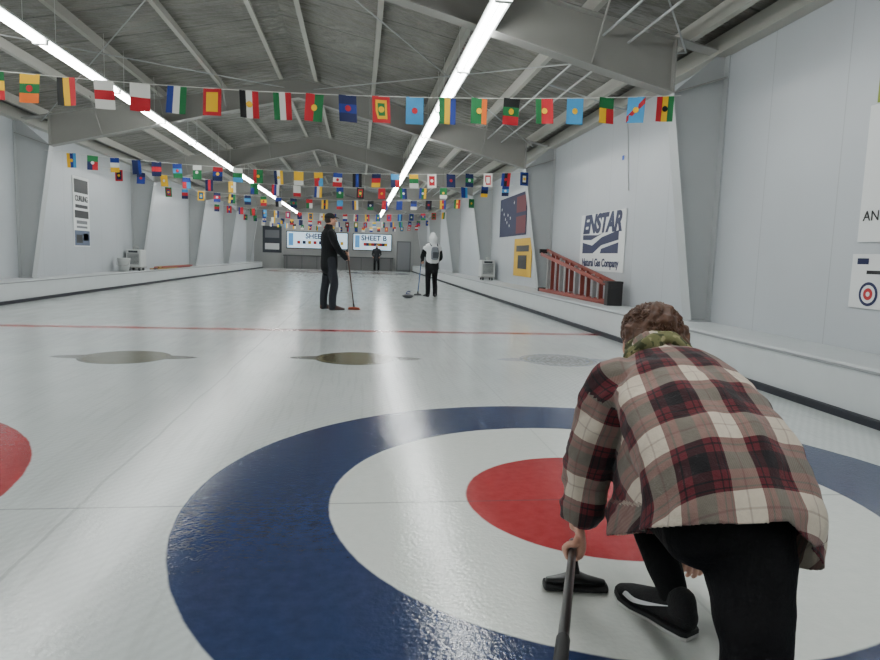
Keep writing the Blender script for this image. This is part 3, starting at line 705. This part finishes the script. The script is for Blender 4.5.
so=jo.modifiers.new('hem_thickness','SOLIDIFY'); so.thickness=.005; so.offset=-1
# --- legs / seat (one continuous surface)
g=Geo()
g.tube([(.955,1.64,.55),(.955,1.55,.48),(.955,1.51,.40)],[(.15,.11),(.17,.125),(.165,.125)],0,24,4)
g.tube([(.895,1.50,.41),(.89,1.66,.40),(.905,1.83,.36),(.92,1.895,.31),(.938,1.83,.21),(.948,1.745,.12),(.95,1.735,.09)],[.11,.092,.072,.062,.056,.047,.044],0,20,5)
g.tube([(1.01,1.50,.42),(.995,1.44,.30),(.97,1.365,.17),(.962,1.33,.085),(.97,1.20,.072),(.985,1.02,.075),(.99,.93,.08)],[.118,.108,.086,.070,.062,.054,.042],0,20,5)
def pants_post(me,V):
    N=np.zeros(len(V)*3); me.vertices.foreach_get('normal',N); N=N.reshape(-1,3); out=V.copy()
    for i,p in enumerate(V):
        q=Vector((p[0]*10,p[1]*10,p[2]*16)); out[i]=p+N[i]*(noise.noise(q)*.006)
        out[i][2]=max(out[i][2],.004)
    return out
g.remesh('black_leggings',[mat('leggings_black',(10,10,13),.85,bump=.25,bscale=60,spec=.25)],.009,P1,2,pants_post)
# --- shoes
def trainer(heel,toe):
    heel=np.array(heel,float);toe=np.array(toe,float); d=nrm(toe-heel); L=np.linalg.norm(toe-heel); up=np.array((0,0,1.)); sd=np.cross(d,up)
    up=np.cross(sd,d)
    P=lambda t,z,s=0.:heel+d*t*L+up*z+sd*s
    g=Geo()
    g.tube([P(.05,.055),P(.2,.06),P(.42,.056),P(.65,.045),P(.84,.036),P(.95,.032)],[(.030,.042),(.036,.046),(.038,.042),(.043,.034),(.041,.026),(.026,.018)],0,20,5,side=sd)
    g.tube([P(.14,.07),P(.15,.105)],[(.040,.048),(.038,.044)],0,18,3,side=sd)
    g.tube([P(.30,.098),P(.45,.090),P(.6,.074)],[(.018,.012),(.018,.010),(.016,.008)],0,12,3,side=sd)
    g.remesh('trainer_upper',[mat('trainer_knit_black',(18,18,21),.75,bump=.5,bscale=220)],.004,P1,2)
    g=Geo()
    prof=[(-.02,.024),(.03,.034),(.2,.038),(.45,.036),(.68,.046),(.86,.042),(.96,.026),(1.0,.010)]
    def outline(z,gr):
        pts=[]
        for t,w in prof: pts.append(P(t,z+(.012*max(0,t-.8)/.2),w+gr))
        for t,w in prof[::-1]: pts.append(P(t,z+(.012*max(0,t-.8)/.2),-w-gr))
        return pts
    def slab(z0,z1,m,g0,g1):
        A=outline(z0,g0);B=outline(z1,g1);n=len(A)
        g.add(A+B,[tuple(range(n)),tuple(range(2*n-1,n-1,-1))]+[(i,(i+1)%n,(i+1)%n+n,i+n) for i in range(n)],m,False)
    slab(.002,.013,1,.003,.005); slab(.013,.027,0,.004,.004)
    g.obj('trainer_sole',[mat('sole_dark',(26,26,28),.6),mat('outsole_white',(205,205,203),.6)],P1,bevel=.002)
    g=Geo()
    for s in(-1,1):
        lo=[(.80,.046),(.66,.040),(.50,.050),(.34,.068),(.16,.088)]; hi=[(.80,.046),(.77,.058),(.62,.057),(.42,.068),(.16,.088)]
        def q(t,z):
            w=np.interp(t,[0,.2,.42,.65,.84],[.03,.036,.038,.043,.041]); h=np.interp(t,[0,.2,.42,.65,.84],[.042,.046,.042,.034,.026]); c=np.interp(t,[.05,.2,.42,.65,.84],[.055,.06,.056,.045,.036])
            zz=max(-.9,min(.9,(z-c)/h)); return P(t,z,s*(w*sqrt(1-zz*zz)+.005))
        A=cr([q(*p) for p in lo],4);B=cr([q(*p) for p in hi],4); n=len(A)
        g.add(list(A)+list(B),[(i,i+1,i+1+n,i+n) for i in range(n-1)],0)
    for k in range(5):
        t=.36+k*.06; z=.104-k*.008
        g.tube([P(t,z-.012,-.024),P(t+.02,z,0),P(t,z-.012,.024)],.003,1,6,3,side=d)
    g.obj('trainer_trim',[mat('swoosh_white',(236,236,236),.5),mat('lace_black',(30,30,30),.8)],P1)
trainer((.975,1.655,.0),(.855,1.905,.0))
trainer((.985,.86,.16),(1.0,1.02,-.0+.03))
g=Geo(); g.tube([(.952,1.73,.10),(.952,1.715,.075)],.036,0,14,2); g.obj('sock',[mat('sock_black',(14,14,15),.9)],P1)
# --- left hand on the broom shaft
fair=mat('skin_fair',(216,162,140),.5,var=.06,vscale=40)
tip=np.array((.725,1.985,.145)); end=np.array((.385,1.09,.315)); A=nrm(end-tip)
G=tip+A*.07
g=Geo(); grip_hand(g,(.722,1.950,.225),G,-A,.0125,0,.95)
g.tube([(.727,1.956,.265),(.722,1.950,.222)],[(.027,.022)]*2,0,12,2)
g.remesh('hand_left',[fair],.0028,P1,2)
g=Geo(); w=np.array((1.075,1.865,.225)); 
dd=nrm((0.0,-.25,-1)); acr=nrm((-1,.1,0)); pl=np.cross(dd,acr)
g.tube([w,w+dd*.03,w+dd*.065,w+dd*.085],[(.024,.018),(.034,.018),(.038,.015),(.035,.012)],0,14,4,side=acr)
for k,(o,ln) in enumerate(((-.029,.062),(-.010,.072),(.010,.068),(.029,.052))):
    b_=w+dd*.08+acr*o; g.tube([b_,b_+dd*ln*.4+pl*.006,b_+dd*ln*.72+pl*.02,b_+dd*ln*.85+pl*.036],[.009,.0088,.008,.0066],0,8,3,side=acr)
g.tube([w+dd*.02-acr*.025,w+dd*.05-acr*.045+pl*.012,w+dd*.08-acr*.043+pl*.028],[.012,.0105,.008],0,8,3)
g.remesh('hand_right',[fair],.003,P1,2)
# --- head
C=np.array((.968,2.05,.826)); Rh=frame((.05,.90,-.40),(.03,0,1))
head(P1,C,Rh,fair,1.)
hm=NT('hair_brown_curly'); gg=hm.new('ShaderNodeNewGeometry'); c_=hm.mix(hm.noise(60,3,gg.outputs['Position']),s2l((42,26,19)),s2l((108,70,48))); hm.link(c_,hm.b.inputs['Base Color']); hm.b.inputs['Roughness'].default_value=.5
g=Geo()
def HE(c,r): g.ell(C+Rh@np.array(c),r,0,Rh,20,14)
HE((0,-.02,.035),(.090,.102,.082)); HE((0,-.065,.0),(.102,.078,.076)); HE((0,-.10,.035),(.070,.050,.058)); HE((.055,-.07,-.025),(.050,.055,.05)); HE((-.05,-.06,-.025),(.045,.052,.05)); HE((.088,-.04,.0),(.032,.045,.05))
def hair_post(me,V):
    N=np.zeros(len(V)*3); me.vertices.foreach_get('normal',N); N=N.reshape(-1,3); out=V.copy()
    for i,p in enumerate(V):
        q=Vector(p); out[i]=p+N[i]*(noise.noise(q*34)*.012+noise.noise(q*80)*.005)
    return out
g.remesh('hair_mass',[hm.m],.005,P1,1,hair_post)
g=Geo(); hr=random.Random(11)
for k in range(760):
    a=hr.uniform(0,2*pi); zz=hr.uniform(-.7,1); rr=sqrt(1-zz*zz); n_=np.array((rr*cos(a),rr*sin(a),zz))
    if n_[1]>.45 and n_[2]<.5: continue
    root=np.array((0,-.042,.018))+n_*np.array((.095,.104,.090))
    n2=nrm(n_+np.array((0,-.3,-.25))); L=hr.uniform(.03,.058); cr_=hr.uniform(.004,.0075); ph=hr.uniform(0,6); tw_=hr.choice((-1,1))*hr.uniform(1.2,2.2)
    tdir=nrm(np.cross(n_,(hr.uniform(-1,1),hr.uniform(-1,1),hr.uniform(-1,1)))); gr=np.array((0,-.35,-.45)); gr=gr-n_*(gr@n_); flow=nrm(tdir*.6+gr-n_*.12)
    s1=nrm(np.cross(flow,n_)); s2=np.cross(flow,s1); pts=[]
    for i in range(12):
        t=i/11; pts.append(C+Rh@(root+flow*L*t-n_*(L*t)**2*5+(s1*cos(ph+tw_*2*pi*t*.8)+s2*sin(ph+tw_*2*pi*t*.8))*cr_))
    g.tube(pts,[.0024]*8+[.0021,.0017,.0013,.0007],0,5,1,rec=False)
g.obj('hair_curls',[hm.m],P1)
# --- scarf
g=Geo(); fz=frame((.02,.88,.42)); ctr=np.array((.952,1.935,.782))
for k,(ra,rb,tr_,o) in enumerate(((.090,.074,.021,0.),(.086,.070,.019,.024),(.092,.078,.016,-.018))):
    pts=[]
    for i in range(25):
        a=2*pi*i/24; pts.append(ctr+fz@np.array(((ra+.008*sin(3*a+k))*cos(a),o+.008*sin(2*a+k*2),(rb+.006*cos(4*a))*sin(a))))
    g.tube(pts,[tr_*(1+.18*sin(i*1.7+k)) for i in range(25)],0,12,3,side=fz[:,1])
g.tube([ctr+fz@np.array((-.03,-.02,.082)),ctr+fz@np.array((-.065,-.035,.066)),ctr+fz@np.array((-.10,-.035,.035))],[(.028,.014),(.032,.012),(.02,.01)],0,12,4)
g.remesh('neck_scarf',[make_camo()],.006,P1,1)
# --- her broom
e=empty('curling_broom'); blkp=mat('broom_black',(12,12,14),.35)
g=Geo(); g.tube([tip,end],.0125,0,14,6); g.tube([end-A*.16,end+A*.005],.015,1,14,3)
g.tube([tip-A*.012,tip+A*.05],[.017,.0155],0,14,3)
hc=np.array((.728,1.955,.030)); hd=nrm((1,-.16,0))
g.tube([tip+A*.01,tip+np.array((.002,-.01,-.05)),hc+np.array((0,0,.02))],[.013,.012,.016],0,12,4)
g.tube([hc-hd*.092,hc-hd*.04+np.array((0,0,.006)),hc+np.array((0,0,.014)),hc+hd*.04+np.array((0,0,.006)),hc+hd*.092],[(.016,.008),(.03,.012),(.036,.017),(.03,.012),(.016,.008)],0,16,4,side=np.cross(hd,(0,0,1)))
g.tube([hc-hd*.098-np.array((0,0,.016)),hc+hd*.098-np.array((0,0,.016))],[(.034,.011)]*2,1,16,4,side=np.cross(hd,(0,0,1)),expo=3)
g.obj('shaft_and_head',[blkp,mat('grip_black',(18,18,20),.7)],e)

# ------------------------------------------------------------------ world, camera
w=bpy.data.worlds.new('World'); S.world=w; w.use_nodes=True; w.node_tree.nodes['Background'].inputs[0].default_value=(.7,.75,.8,1); w.node_tree.nodes['Background'].inputs[1].default_value=.2
yawc,pit,rol=.1275,.1136,.0306
F=np.array([sin(yawc)*cos(pit),cos(yawc)*cos(pit),-sin(pit)]); R0=np.array([cos(yawc),-sin(yawc),0]); U0=np.cross(R0,F)
Rr=R0*cos(rol)+U0*sin(rol); Ur=-R0*sin(rol)+U0*cos(rol)
cam=bpy.data.cameras.new('camera'); cam.sensor_width=36; cam.lens=645.5525/880*36; cam.clip_start=.05; cam.clip_end=200
co=bpy.data.objects.new('camera',cam); COL.objects.link(co)
m=Matrix.Identity(4)
for i in range(3): m[i][0]=Rr[i]; m[i][1]=Ur[i]; m[i][2]=-F[i]
m[0][3],m[1][3],m[2][3]=0,0,1.0838
co.matrix_world=m; S.camera=co
